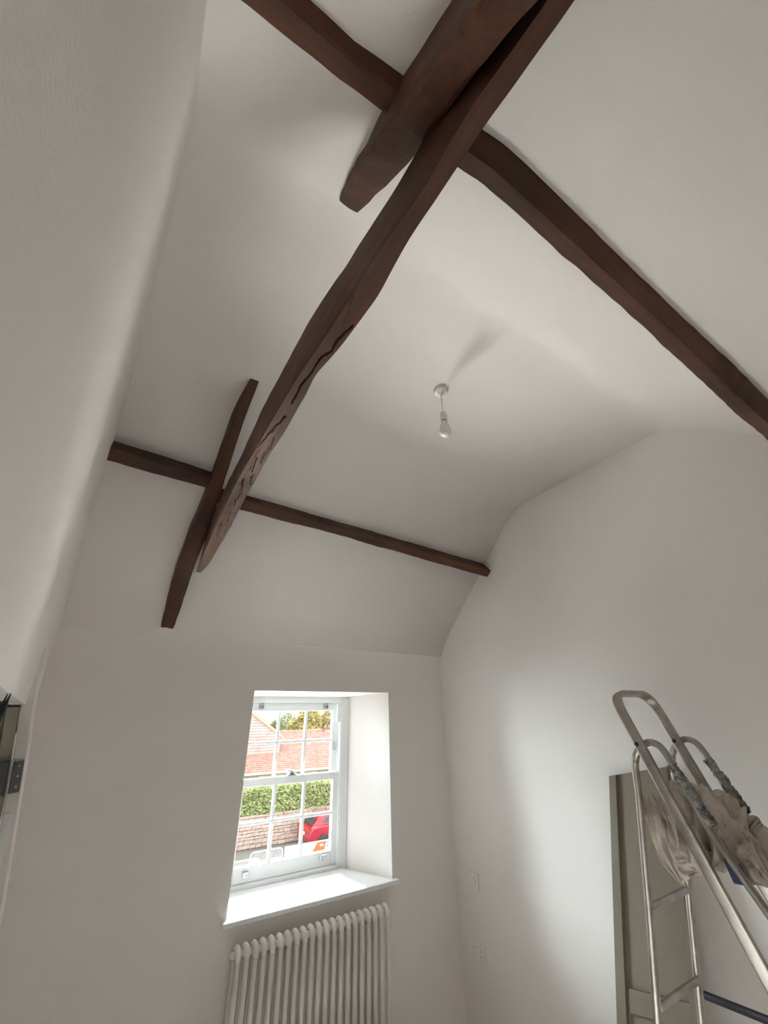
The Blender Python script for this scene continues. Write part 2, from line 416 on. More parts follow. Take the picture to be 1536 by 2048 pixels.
bm = BM(); wb(bm, 1.664, 1.674, 3.460, 3.474, -.225, -.165); add_tube(bm, [(1.669, 3.474, -.20 + H), (1.669, 3.452, -.20 + H), (1.669, 3.452, -.22 + H)], .004, 8); obj('restrictor', bm, M['chrome'], up)
# sill board with horns
bm = BM(); pts = [(WX0 - .03, 2.955), (WX1 + .035, 2.955), (WX1 + .035, 2.999), (WX1 - .004, 2.999), (VX1 - .005, 3.398), (VX0 + .004, 3.398), (WX0 + .004, 2.999), (WX0 - .03, 2.999)]
add_prism(bm, [(x, y, WZ0 - .012 + H) for x, y in pts], (0, 0, .024)); fix(bm)
obj('sill_board', bm, M['gloss'], win, bevel=.005)

# ------------------------------------------------------------------ timbers
def loft_beam(name, stations, m, label, seg=(5, 6), amp=.004, seed=0, groove=None, fine=None, cat='beam', base=None):
    """stations: list of rings, each four corners (Vector) in order; edges are subdivided and roughened"""
    bm = BM(); rings = []
    for ri, ring in enumerate(stations):
        pts = []
        for k in range(4):
            a, b = ring[k], ring[(k + 1) % 4]; n = seg[k % 2]
            for j in range(n): pts.append(a.lerp(b, j / n))
        c = sum(pts, Vector()) / len(pts); out = []
        for q in pts:
            d = (q - c)
            # soften corners and hew the faces
            nv = noise.noise(q * 3.1 + Vector((seed, 0, 0))) * amp * 1.6 + noise.noise(q * 14 + Vector((0, seed, 0))) * amp * .8
            out.append(q + d.normalized() * nv)
        # corner wear
        n1, n2 = seg
        ci = [0, n1, n1 + n2, 2 * n1 + n2]
        for i in ci: out[i] = out[i].lerp(c, .055 + .05 * noise.noise(pts[i] * 5 + Vector((seed, 3, 1))))
        if groove: out = [groove(q, i) for i, q in enumerate(out)]
        rings.append([bm.verts.new(q) for q in out])
    N = len(rings[0])
    for a, b in zip(rings, rings[1:]):
        for k in range(N): bm.faces.new((a[k], a[(k + 1) % N], b[(k + 1) % N], b[k]))
    bm.faces.new(rings[0][::-1]); bm.faces.new(rings[-1]); fix(bm)
    bmesh.ops.triangulate(bm, faces=[f for f in bm.faces if len(f.verts) > 4])
    o = obj(name, bm, m)
    return tag(o, label, cat, 'old roof timbers' if cat == 'beam' else None)

# --- collar beam (runs front to back under the flat ceiling)
RBy = [-.45, -.02, .05, .11, .18, .22, .26, .29, .33, .39, .49, .58, .72, .78, .90, 1.09, 1.26, 1.45, 1.65, 1.87, 2.12, 2.45, 2.566, 2.663]
RBx = [.318, .316, .311, .308, .307, .305, .306, .303, .302, .304, .314, .309, .300, .286, .291, .297, .294, .299, .303, .311, .318, .312, .300, .286]
LBy = [-.45, .01, .07, .17, .23, .29, .35, .44, .56, .69, .81, .975, 1.19, 1.46, 1.69, 1.97, 2.41, 2.63]
LBx = [.285, .283, .274, .266, .272, .272, .264, .259, .256, .250, .241, .236, .234, .232, .234, .237, .254, .264]
LTy = [-.45, .3, .40, .52, .62, .70, .98, 1.08, 1.41, 1.85, 2.6]
LTx = [.285, .281, .274, .262, .254, .240, .230, .229, .236, .236, .255]
def smooth_table(ys, xs, w=.035):
    yy = [ys[0] + (ys[-1] - ys[0]) * k / 240 for k in range(241)]
    return yy, [sum(interp(y + d * w, ys, xs) for d in (-1, -.5, 0, .5, 1)) / 5 for y in yy]
RBy, RBx = smooth_table(RBy, RBx); LBy, LBx = smooth_table(LBy, LBx, .05); LTy, LTx = smooth_table(LTy, LTx, .08)
def zb(y): return interp(y, [-.45, .3, 1.5, 2.3, 2.64], [.85, .88, .90, .87, .84])
cr1 = [(.60, .78), (.66, .62), (.70, .74), (.73, .55), (.80, .60), (.86, .45), (.95, .50)]      # (y, share across the underside from left)
cr2 = [(1.02, .55), (1.10, .35), (1.2, .1), (1.30, .02)]
CRACKS = [(cr1, .013), (cr2, .010), ([(1.25, .55), (1.34, .75)], .008), ([(1.30, .35), (1.42, .55)], .009), ([(1.45, .6), (1.52, .85)], .008), ([(1.48, .25), (1.60, .55), (1.72, .5)], .010),
          ([(1.8, .5), (1.95, .65)], .006), ([(1.95, .3), (2.1, .4)], .006), ([(.52, .05), (.60, .4)], .004), ([(1.15, .6), (1.22, .8)], .006)]
def segd(p, a, b):
    ax, ay = a; bx, by = b; dx, dy = bx - ax, by - ay; L2 = dx * dx + dy * dy
    t = max(0, min(1, ((p[0] - ax) * dx + (p[1] - ay) * dy) / L2)); return math.hypot(p[0] - ax - t * dx, p[1] - ay - t * dy)
def collar_groove(q, i):
    x0, x1 = interp(q.y, LBy, LBx), interp(q.y, RBy, RBx); z = zb(q.y) + H
    if q.z > z + .02: return q
    s = (q.x - x0) / (x1 - x0); dep = 0
    wob = noise.noise(Vector((q.y * 30, s * 3, 2))) * .006
    for line, d in CRACKS:
        dm = min(segd((q.y, s * .065 + wob), (a[0], a[1] * .065), (b[0], b[1] * .065)) for a, b in zip(line, line[1:]))
        if dm < .0034: dep = max(dep, d * .75 * (1 - dm / .0034))
    pit = max(0, noise.noise(Vector((q.x * 60, q.y * 22, 5))) - .22) * .010 if 1.2 < q.y < 2.3 else 0
    return q + Vector((0, 0, dep + pit))
st = []
y = -.45
while y <= 2.655:
    Zt = 1.07 if y < 2.25 else 1.07 - (y - 2.25) * .52
    yb = min(y, 2.63)
    st.append([Vector((interp(y, LTy, LTx), min(y, 2.37 + .0 * y) if y > 2.37 else y, Zt + H)), Vector((interp(y, LBy, LBx), y, zb(y) + H)),
               Vector((interp(y, RBy, RBx), y, zb(y) + H)), Vector((interp(y, RBy, RBx) + .004, min(y, 2.37) if y > 2.37 else y, Zt + H))])
    y += .006
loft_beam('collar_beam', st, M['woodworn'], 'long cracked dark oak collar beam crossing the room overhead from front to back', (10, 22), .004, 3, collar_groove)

def path_beam(name, L, R, h, nrm, m, label, seed, ends=(0, 0), step=.02, amp=.004):
    """underside edges L,R: polylines of points; h: height behind the underside along nrm"""
    n = len(L); st = []
    def cum(P):
        s = [0]
        for a, b in zip(P, P[1:]): s.append(s[-1] + (b - a).length)
        return s
    sL, sR = cum(L), cum(R); T = sL[-1]; k = int(T / step)
    def at(P, s, t):
        d = t * s[-1]
        return Vector([interp(d, s, [p[c] for p in P]) for c in range(3)])
    for i in range(k + 1):
        t = i / k
        a = sum((at(L, sL, min(1, max(0, t + d))) for d in (-.05, -.025, 0, .025, .05)), Vector()) / 5
        b = sum((at(R, sR, min(1, max(0, t + d))) for d in (-.05, -.025, 0, .025, .05)), Vector()) / 5; hh = h if not callable(h) else h(t)
        st.append([a + nrm * hh, a, b, b + nrm * hh])
    return loft_beam(name, st, m, label, (5, 6), amp, seed)
V = lambda x, y, z: Vector((x, y, z + H))
upF = Vector((0, .668, .744))      # into the far slope
upN = Vector((0, -.668, .744))
# far rafter
P0, P1 = Vector((0, 1.567, 1.536)), Vector((0, 2.99, .49))
def FR(xs):  # (t, x)
    return [V(x, P0.y + (P1.y - P0.y) * t, P0.z + (P1.z - P0.z) * t) for t, x in xs]
FL = FR([(-.03, .222), (.0, .213), (.10, .196), (.30, .185), (.42, .175), (.55, .152), (.72, .134), (.86, .146), (1.0, .156)])
FRr = FR([(-.03, .264), (.0, .264), (.08, .253), (.33, .250), (.48, .252), (.62, .246), (.72, .240), (.86, .238), (.985, .228)])
path_beam('rafter', FL, FRr, lambda t: max(.02, (slopeF(P0.y + (P1.y - P0.y) * t) - (P0.z + (P1.z - P0.z) * t)) * .744 + .012) if t > .13 else .012 + t * 1.15, upF, M['woody'], 'thin dark rafter on the window side slope, pointed foot above the window', 11, step=.02)
# near rafter
N0, N1 = Vector((0, .66, 1.54)), Vector((0, -.42, .276))
def NR(xs): return [V(x, N0.y + (N1.y - N0.y) * t, N0.z + (N1.z - N0.z) * t) for t, x in xs]
NL = NR([(-.01, .262), (.0, .258), (.11, .231), (.244, .216), (.363, .2045), (.43, .203), (.567, .194), (1.0, .18)])
NRr = NR([(-.01, .318), (.0, .322), (.09, .321), (.198, .31), (.264, .306), (.35, .29), (.605, .244), (1.0, .235)])
path_beam('rafter', NL, NRr, lambda t: max(.015, (slopeN(N0.y + (N1.y - N0.y) * t) - (N0.z + (N1.z - N0.z) * t)) * .744 + .012), upN, M['woody'], 'broad dark rafter overhead with a rounded end near the top of the picture', 17)
# purlins: (x, top y,z on slope), depth p, width w
def purlin(name, rows, nrm_in, down, m, label, seed):
    st = []; x = rows[0][0]
    cols = list(zip(*rows)); xs = cols[0]
    while x <= xs[-1] + 1e-6:
        y, z, p, w = (interp(x, xs, c) for c in cols[1:])
        a = V(x, y, z) - nrm_in * p * 0; back = nrm_in * .012
        f0 = a - nrm_in * p; f1 = f0 + down * w
        st.append([a + back, f0, f1, f1 + nrm_in * (p + .012)]); x += .02
    return loft_beam(name, st, m, label, (5, 6), .004, seed)
dF = Vector((0, .744, -.668)); dN = Vector((0, .744, .668))
purlin('purlin', [(-.305, 2.12, 1.302, .125, .07), (.10, 2.135, 1.29, .115, .07), (.19, 2.140, 1.285, .10, .07), (.25, 2.200, 1.231, .085, .068), (.42, 2.206, 1.226, .085, .068), (1.2, 2.228, 1.208, .09, .070), (2.43, 2.266, 1.174, .12, .074), (2.474, 2.272, 1.170, .115, .068)], upF, dF, M['woodx'],
       'slim dark purlin along the far slope above the window', 23)
purlin('purlin', [(-.30, .225, 1.152, .040, .068), (.1, .228, 1.155, .036, .066), (.25, .21, 1.135, .045, .06), (.45, .18, 1.111, .055, .055), (1.2, .18, 1.111, .060, .066), (2.0, .182, 1.112, .070, .080), (2.474, .184, 1.114, .074, .084)], upN, dN, M['woodx'],
       'heavy dark purlin on the near slope running down to the right wall', 29)

# ------------------------------------------------------------------ pendant light
pl = empty('pendant_light', (1.098, 1.141, 1.536 + H), 'bare white bulb on a short flex hanging from a ceiling rose', 'light')
c = Vector((1.098, 1.141, 1.536 + H))
bm = BM(); add_lathe(bm, [(.040, .002), (.040, -.010), (.037, -.016), (.028, -.021), (.012, -.024), (.010, -.032), (.006, -.036)], c, 28); obj('ceiling_rose', bm, M['plastic'], pl, True)
bm = BM(); add_tube(bm, [c + Vector((0, 0, -.034)), c + Vector((.001, 0, -.09)), c + Vector((0, 0, -.150))], .0028, 8); obj('flex', bm, M['plastic'], pl, True)
bm = BM(); add_lathe(bm, [(.004, -.148), (.011, -.150), (.0155, -.156), (.0165, -.172), (.0165, -.176), (.020, -.178), (.020, -.184), (.017, -.187), (.017, -.198), (.0185, -.2), (.0185, -.206), (.016, -.208)], c, 22)
holder = obj('lamp_holder', bm, M['plastic'], pl, True)
bm = BM(); add_lathe(bm, [(.0140, -.205), (.0140, -.213)], c, 20); obj('bayonet_gap', bm, M['dark'], holder, True)
bm = BM(); add_lathe(bm, [(.0145, -.212), (.0152, -.226), (.017, -.233), (.022, -.244), (.027, -.258), (.0295, -.272), (.0285, -.284), (.024, -.295), (.016, -.302), (.006, -.3045), (.001, -.305)], c, 28)
M['bulb'] = mat('opal_bulb_glass', (.78, .77, .74), .08, coat=.3)
obj('bulb', bm, M['bulb'], pl, True)

# ------------------------------------------------------------------ column radiator
NC = 21; RX0, RX1 = .872, 1.797; RZT, RZB = -1.062, -1.70; RY = 2.905
rad = empty('radiator', ((RX0 + RX1) / 2, RY, 0), 'white column radiator mounted under the window sill', 'radiator')
pitch = (RX1 - RX0) / (NC - 1)
def column_bm():
    bm = BM()
    for dy in (-.030, .030):
        add_tube(bm, [(0, dy, RZB + .05 + H), (0, dy, RZT - .04 + H)], .0142, 12)
    for z, s in ((RZT, 1), (RZB, -1)):   # rounded head joining the tubes
        pts = [(0, -.030, z - s * .05 + H), (0, -.0305, z - s * .030 + H), (0, -.026, z - s * .014 + H), (0, -.014, z - s * .006 + H), (0, 0, z - s * .005 + H), (0, .014, z - s * .006 + H), (0, .026, z - s * .014 + H), (0, .0305, z - s * .030 + H), (0, .030, z - s * .05 + H)]
        add_tube(bm, pts, [.0142, .0150, .0152, .0150, .0148, .0150, .0152, .0150, .0142], 12, ref=(1, 0, 0))
        add_lathe(bm, [(.0145, -pitch / 2), (.0165, -.010), (.0165, .010), (.0145, pitch / 2)], (0, 0, z - s * .030 + H), 14, (1, 0, 0))
    return bm
first = None
for k in range(NC):
    if first is None:
        first = obj('column', column_bm(), M['rad'], None, True)
        first.location = (RX0 + k * pitch, RY, 0); o = first
    else:
        o = first.copy(); COL.objects.link(o); o.location = (RX0 + k * pitch, RY, 0)
    o.parent = rad; o.matrix_parent_inverse = Matrix.Translation(-rad.location)
for x, s in ((RX0, -1), (RX1, 1)):
    bm = BM(); add_lathe(bm, [(.017, 0), (.017, .004), (.011, .006), (.011, .012), (.004, .013)], (x + s * pitch / 2, RY, RZT - .030 + H), 16, (s, 0, 0)); obj('end_plug', bm, M['rad'], rad, True)
for x in (RX0 + .18, RX1 - .18):
    for z in (RZT - .09, RZB + .1):
        bm = BM(); add_box(bm, x - .012, x + .012, RY + .02, YF - .001, z - .012 + H, z + .012 + H); obj('wall_bracket', bm, M['rad'], rad)
bm = BM(); add_tube(bm, [(RX1 + .03, RY, RZB + .03 + H), (RX1 + .06, RY, RZB + .03 + H), (RX1 + .06, RY, 0)], .008, 10); obj('pipe', bm, M['chrome'], rad, True); bm = BM(); add_tube(bm, [(RX0 - .03, RY, RZB + .03 + H), (RX0 - .06, RY, RZB + .03 + H), (RX0 - .06, RY, 0)], .008, 10); obj('pipe', bm, M['chrome'], rad, True)

# ------------------------------------------------------------------ switch and socket on the right wall
def wallplate(name, y0, y1, z0, z1, label, cat, rockers, holes):
    e = empty(name, (XR, (y0 + y1) / 2, (z0 + z1) / 2 + H), label, cat)
    bm = BM(); add_box(bm, XR - .010, XR, y0, y1, z0 + H, z1 + H); obj('plate', bm, M['plastic'], e, bevel=.003)
    for (a, b, c_, d) in rockers:
        bm = BM(); add_box(bm, XR - .014, XR - .009, a, b, c_ + H, d + H); obj('rocker', bm, M['plastic'], e, bevel=.0015)
    if holes:
        for (a, b, c_, d) in holes:
            bm = BM(); add_box(bm, XR - .0107, XR - .009, a, b, c_ + H, d + H); obj('pin_hole', bm, M['shutter'], e)
    return e
wallplate('light_switch', 2.742, 2.828, -1.066, -.980, 'small square white switch plate on right wall, above the socket', 'switch', [(2.772, 2.798, -1.040, -1.006)], [(2.7715, 2.7725, -1.045, -1.0)])
wallplate('wall_socket', 2.745, 2.888, -1.434, -1.350, 'double white wall socket low on right wall near the corner', 'socket', [(2.800, 2.812, -1.378, -1.358), (2.822, 2.834, -1.378, -1.358)],
          [(2.848, 2.854, -1.386, -1.370), (2.838, 2.844, -1.412, -1.405), (2.860, 2.866, -1.412, -1.405), (2.775, 2.781, -1.386, -1.370), (2.765, 2.771, -1.412, -1.405), (2.787, 2.793, -1.412, -1.405)])

# ------------------------------------------------------------------ step ladder by the right wall
KX = .93                               # ladder stands a little in front of the wall
def LP(x, y, z): return Vector((x, y * KX, z * KX + H))
LXL, LXR = 1.838, 2.139
lad = empty('step_ladder', (1.99, 1.05, 0), 'folding aluminium step ladder with a looped handrail, standing by the right wall', 'ladder')
def floor_pt(x, a, b):                 # continue the line a->b down to the floor
    t = (0.0 - a.z) / (b.z - a.z); q = a + (b - a) * t; return Vector((x, q.y, .012))
# looped handrail: one bent tube, both rails run down to the floor
top = LP(0, 1.152, .085); low = LP(0, .888, -.76); foot = floor_pt(LXL, top, low)
path = round_path([Vector((LXL, foot.y, foot.z)), Vector((LXL, top.y, top.z)), Vector((LXR, top.y, top.z)), Vector((LXR, foot.y, foot.z))], .085, 10)
bm = BM(); add_tube(bm, path, .0205, 20, sx=.50, ref=(0, 1, 0), sq=.5); obj('handrail', bm, M['alu'], lad, True)
# hairpin side frames
prof_ = [(1.335, -1.10), (1.24, -.68), (1.160, -.30), (1.145, -.20), (1.128, -.160), (1.094, -.125), (1.056, -.108), (1.020, -.117), (1.000, -.150), (.975, -.225), (.941, -.358), (.880, -.49), (.827, -.597)]
for X, off in ((LXL, .020), (LXR, .020)):
    pts = [LP(X + off, y, z) for y, z in prof_]
    rf = floor_pt(X + off, pts[1], pts[0]); ff = floor_pt(X + off, pts[-3], pts[-1])
    bm = BM(); add_tube(bm, round_path([rf] + pts + [ff], .03, 3), .0155, 12, sx=.8); s = obj('side_frame', bm, M['alu'], lad, True)
    for q in (rf, ff):
        b = BM(); add_tube(b, [Vector((q.x, q.y, 0)), Vector((q.x, q.y, .045))], .020, 12); obj('rubber_foot', b, M['blackbar'], s, True)
    # paint-stained wrap on the upper front of the frame
    wp = [LP(X + off, y, z) for y, z in ((.992, -.20), (.975, -.238), (.955, -.285), (.935, -.335), (.915, -.385))]
    wp = [p + Vector((0, 0, .012)) for p in wp]
    W = []
    for a, b_ in zip(wp, wp[1:]): W += [a.lerp(b_, k / 14) for k in range(14)]
    W.append(wp[-1])
    bm = BM(); rings = add_tube(bm, W, .0168, 20)
    for v in bm.verts:
        v.co += Vector((noise.noise(v.co * 45), noise.noise(v.co * 45 + Vector((9, 0, 0))), noise.noise(v.co * 45 + Vector((0, 9, 0))))) * .005 + Vector((noise.noise(v.co * 120), noise.noise(v.co * 120 + Vector((9, 0, 0))), noise.noise(v.co * 120 + Vector((0, 9, 0))))) * .006
    obj('foam_wrap', bm, M['wrap'], lad, True)['label'] = 'grey-green paint-stained foam wrapped round the tube'
    # pivot bolt
    c = LP(X - .012, 1.094, -.118)
    bm = BM(); add_lathe(bm, [(.008, 0), (.008, .003), (.004, .006)], c, 12, (-1, 0, 0)); obj('pivot_bolt', bm, M['blackbar'], lad, True)
# rear braces, platform, treads
def bar(name, a, b, w, h, m):
    bm = BM(); a = Vector(a); b = Vector(b); add_box(bm, a.x, b.x, a.y - w / 2, a.y + w / 2, a.z - h / 2, a.z + h / 2); return obj(name, bm, m, lad, bevel=.002)
for y, z in ((1.236, -.68), (1.300, -.975), (1.42, -1.5)):
    q = LP(0, y, z); bar('rear_brace', (LXL + .03, q.y, q.z), (LXR + .01, q.y, q.z), .012, .022, M['alu'])
bm = BM(); add_box(bm, LXL + .095, LXR + .005, .80, 1.03, H - .462, H - .438); obj('platform', bm, M['alu'], lad, bevel=.004)
fa, fb = LP(0, .941, -.358), LP(0, .827, -.597)
for z in (-.80, -1.05, -1.30, -1.55, -1.80):
    t = (z + H - fa.z) / (fb.z - fa.z); y = fa.y + (fb.y - fa.y) * t
    bm = BM(); add_box(bm, LXL + .03, LXR + .01, y - .005, y + .085, z + H - .012, z + H + .012); obj('tread', bm, M['alu'], lad, bevel=.003)
a, b = LP(LXR + .02, 1.282, -1.018), LP(LXR + .02, .70, -.99)
bm = BM(); add_tube(bm, [a + Vector((0, .01, 0)), b], .0125, 10); obj('spreader_bar', bm, M['blackbar'], lad, True)['label'] = 'black spreader bar'

# ------------------------------------------------------------------ olive board leaning on the right wall
def board_x(z): return 2.452 + .13 * (z + .27)
board = empty('board', (2.25, 1.6, 0), 'narrow olive primed board with raised edges leaning on right wall behind the ladder', 'board')
def bpt(s, t, d):
    """s across (0 left .. 1 right seen from the room), t down in metres from the top, d out from the face"""
    zt = -.302 + .064 * s; yt = 1.545 - .315 * s
    z = zt - t; x = board_x(z)
    yl = interp(z, [-1.95, -1.24, -.30], [1.84, 1.697, 1.545]); yr = interp(z, [-1.95, -1.16, -.237], [1.43, 1.33, 1.230])
    return Vector((x - d, yl + (yr - yl) * s, z + H))
def bslab(name, s0, s1, t0, t1, d0, d1, m=None):
    bm = BM(); add_hex(bm, [bpt(s0, t1, d0), bpt(s1, t1, d0), bpt(s1, t1, d1), bpt(s0, t1, d1), bpt(s0, t0, d0), bpt(s1, t0, d0), bpt(s1, t0, d1), bpt(s0, t0, d1)])
    fix(bm); return obj(name, bm, m or M['olive_board'], board, bevel=.002)
bslab('panel', 0, 1, 0, 1.62, 0, .016)
bslab('edge_strip', 0, .13, .0, 1.62, .016, .034); bslab('edge_strip', .90, 1, .0, 1.62, .016, .034)
bslab('cross_rail', .13, .90, .82, .90, .016, .028)

# ------------------------------------------------------------------ dust sheet crumpled on the ladder
# draped patches: control rows (mm, eye-relative) from the top edge down
DRAPE = [[(2110, 1068, -440), (2130, 1010, -440), (2130, 955, -440), (2140, 927, -440), (2140, 888, -440), (2140, 845, -450), (2150, 796, -470)],
         [(2080, 1068, -309), (2100, 1010, -279), (2100, 955, -278), (2120, 927, -310), (2130, 888, -322), (2130, 845, -355), (2140, 796, -414)],
         [(2000, 1050, -337), (2030, 992, -317), (2050, 942, -324), (2060, 891, -334), (2060, 852, -355), (2060, 810, -385), (2060, 765, -432)],
         [(1930, 1028, -382), (1950, 975, -369), (1970, 923, -371), (1980, 875, -372), (1980, 829, -383), (1970, 788, -411), (1970, 743, -447)],
         [(1905, 1021, -437), (1905, 967, -428), (1915, 918, -420), (1930, 874, -421), (1930, 824, -425), (1930, 783, -443), (1930, 738, -471)],
         [(1895, 1018, -492), (1895, 973, -480), (1900, 924, -467), (1910, 877, -453), (1915, 826, -452), (1915, 784, -470), (1915, 742, -499)],
         [(1890, 1020, -544), (1890, 974, -512), (1895, 930, -490), (1910, 879, -466), (1915, 828, -469), (1915, 790, -492), (1915, 749, -524)]]
FLAP = [[(1930, 1115, -319), (1960, 1077, -306), (2000, 1023, -297)], [(1890, 1090, -347), (1900, 1043, -337), (1920, 992, -330)], [(1880, 1078, -391), (1880, 1032, -384), (1890, 988, -378)],
        [(1877, 1077, -444), (1877, 1034, -439), (1885, 995, -433)], [(1876, 1061, -496), (1876, 1032, -495), (1882, 1005, -491)], [(1877, 1021, -545), (1877, 1016, -545), (1880, 1013, -546)]]
ROLLS = [[(2040, 1065, -315), (2060, 1014, -289), (2080, 966, -283), (2090, 935, -308), (2090, 910, -324)], [(2100, 938, -328), (2130, 914, -301), (2140, 890, -326), (2140, 856, -365), (2140, 828, -402), (2140, 800, -443)],
         [(2000, 952, -363), (2010, 902, -372), (2020, 855, -383), (2030, 817, -411), (2030, 777, -453)]]
def crv(P, t):          # Catmull-Rom through the control points
    n = len(P) - 1; f = min(max(t, 0), .99999) * n; i = int(f); f -= i
    g = lambda k: P[min(max(k, 0), n)]
    a, b, c, d = g(i - 1), g(i), g(i + 1), g(i + 2)
    return .5 * ((2 * b) + (c - a) * f + (2 * a - 5 * b + 4 * c - d) * f * f + (3 * b - a - 3 * c + d) * f ** 3)
def ridge(x, y, s): return (1 - abs(noise.noise(Vector((x, y, s))) * 2.2)) 
def patch(bm, rows, nu, nv, fold):
    G = [[Vector((x, y, z + 1000 * H)) / 1000 for x, y, z in r] for r in rows]
    P = []
    for j in range(nv + 1):
        v = j / nv; P.append([crv([crv(r, i / nu) for r in G], v) for i in range(nu + 1)])
    Q = []
    for j in range(nv + 1):
        for i in range(nu + 1):
            du = P[j][min(i + 1, nu)] - P[j][max(i - 1, 0)]; dv = P[min(j + 1, nv)][i] - P[max(j - 1, 0)][i]
            n = du.cross(dv); n = n.normalized() if n.length > 1e-9 else Vector((-1, 0, 0))
            if n.x > 0: n = -n
            Q.append(bm.verts.new(P[j][i] + n * fold(i / nu, j / nv)))
    for j in range(nv):
        for i in range(nu):
            a = j * (nu + 1) + i; bm.faces.new((Q[a], Q[a + 1], Q[a + nu + 2], Q[a + nu + 1]))
def fold_main(u, v):
    w = .45 * noise.noise(Vector((u * 3, v * 3, 8)))
    f = .052 * (ridge(u * 3.2 + v * 1.5 + w, v * 1.9 - u * .8 + w, 1.7) - .45) + .022 * (ridge(u * 7 + w * 2, v * 5 - u * 3, 5.2) - .4) + .009 * (ridge(u * 16, v * 13 + w * 3, 9.1) - .4)
    return f * min(1, 3.5 * v + .2)
def fold_flap(u, v):
    w = .25 * noise.noise(Vector((u * 2, v * 4, 3)))
    return (.022 * (ridge(u * 2.9 + w + .3 * v, v * 1.1, 2.4) - .4) + .008 * (ridge(u * 6.5 - v * 1.2 + w, v * 2.6, 6.6) - .4) + .003 * (ridge(u * 13, v * 10, 4.4) - .4)) * (1 - .7 * v ** 3)
bm = BM(); patch(bm, DRAPE, 110, 96, fold_main); patch(bm, FLAP, 60, 84, fold_flap)
for ri, rl in enumerate(ROLLS):
    G = [Vector((x, y, z + 1000 * H)) / 1000 for x, y, z in rl]
    pts = [crv(G, k / 46) for k in range(47)]
    rr = [(.008 + .024 * math.sin(math.pi * (k + 3) / 52) ** .6) * (.85 + .3 * noise.noise(Vector((k * .16, ri, 1)))) for k in range(47)]
    add_tube(bm, pts, rr, 26, sx=.72); nv0 = len(bm.verts)
    for v in list(bm.verts)[-47 * 26:]:
        q = v.co; v.co = q + Vector((-.7, -.3, .6)).normalized() * .014 * (ridge(q.x * 14 + q.z * 9, q.y * 12 + q.z * 11, ri + .3) - .45)
sheet = obj('dust_sheet', bm, M['cloth'], None, True)
md = sheet.modifiers.new('thick', 'SOLIDIFY'); md.thickness = .002
tag(sheet, 'crumpled off-white dust sheet with paint stains bundled on the step ladder', 'cloth')

# ------------------------------------------------------------------ blue packet on the ladder
bm = BM(); pk = [(1.0, .915, -.470), (1.0, .905, -.535), (1.0, .855, -.532), (1.0, .872, -.478)]
add_prism(bm, [LP(LXL + .018, y, z) for _, y, z in pk], (.022, 0, 0)); fix(bm)
tag(obj('packet', bm, M['blue'], None, bevel=.004), 'dark blue packet peeping out under the dust sheet between the ladder rails', 'packet')

# ------------------------------------------------------------------ black forked strand by the door
bm = BM()
cp = [(-.235, -1.95, .012), (-.226, -.9, .012), (-.214, -.3, .013), (-.2065, -.10, .0135), (-.2035, -.04, .0115), (-.2015, 0, .009), (-.199, .03, .0055), (-.196, .066, .0008)]
add_tube(bm, [Vector((x, 1.27, z + H + (.001 if z < -1.9 else 0))) for x, z, r in cp], [r for x, z, r in cp], 10)
add_tube(bm, [Vector((-.2045, 1.268, -.01 + H)), Vector((-.2035, 1.268, .03 + H)), Vector((-.2015, 1.268, .065 + H))], [.006, .004, .0008], 8)
tag(obj('cable', bm, M['dark'], None, True), 'thin black cable with a forked tip sticking up beside the door hinge', 'cable')

# ================================================================== the street outside
GZ = -5.7 + H
random.seed(5)
M['road'] = mat('tarmac', (.20, .195, .18), .9, noise_amt=.06, noise_scale=3)
M['grass'] = mat('grass', (.16, .20, .08), .9, noise_amt=.2, noise_scale=2)
M['stone'] = mat('red_sandstone', (.33, .22, .18), .9, col2=(.62, .50, .43), noise_scale=5, bump=.3, bump_scale=30)
M['mortar'] = mat('lime_mortar', (.20, .155, .125), .95, noise_amt=.1, noise_scale=9)
M['tile'] = mat('red_clay_tiles', (.40, .20, .165), .85, col2=(.58, .35, .29), noise_scale=3.5)
M['hung'] = mat('pale_pink_hung_tiles', (.42, .32, .295), .85, col2=(.53, .44, .41), noise_scale=2.0)
M['cream'] = mat('cream_render', (.62, .50, .30), .9, noise_amt=.03)
M['brown'] = mat('brown_window_frame', (.20, .09, .06), .6)
M['leafg'] = mat('hedge_leaf', (.21, .27, .11), .8, spec=.2, col2=(.50, .52, .25), noise_scale=2.2)
M['leafy'] = mat('autumn_leaf', (.34, .30, .10), .8, spec=.2, col2=(.48, .40, .16), noise_scale=.8)
M['leafb'] = mat('grey_green_leaf', (.20, .24, .14), .8, spec=.2, col2=(.36, .36, .18), noise_scale=.8)
M['bark'] = mat('bark', (.08, .06, .045), .9)
M['red'] = mat('red_car_paint', (.36, .012, .03), .22, coat=.6)
M['carglass'] = mat('tinted_glass', (.05, .055, .06), .08)
M['tyre'] = mat('tyre_rubber', (.03, .03, .03), .8)
M['wheel'] = mat('alloy_wheel', (.45, .46, .47), .35, metal=.6)
M['lampred'] = mat('tail_lamp', (.40, .02, .02), .2)
M['white'] = mat('white_barrier_plastic', (.72, .72, .72), .5)
M['orange'] = mat('orange_panel', (.75, .13, .03), .5)
M['slate'] = mat('dark_teal_panel', (.08, .14, .15), .5)

bm = BM(); add_box(bm, -25, 45, YO + .01, 25.6, GZ - .3, GZ); tag(obj('road', bm, M['road']), kind='structure')
bm = BM(); add_box(bm, -25, 60, 25.6, 120, GZ - .4, GZ - .02); tag(obj('garden_ground', bm, M['grass']), kind='structure')

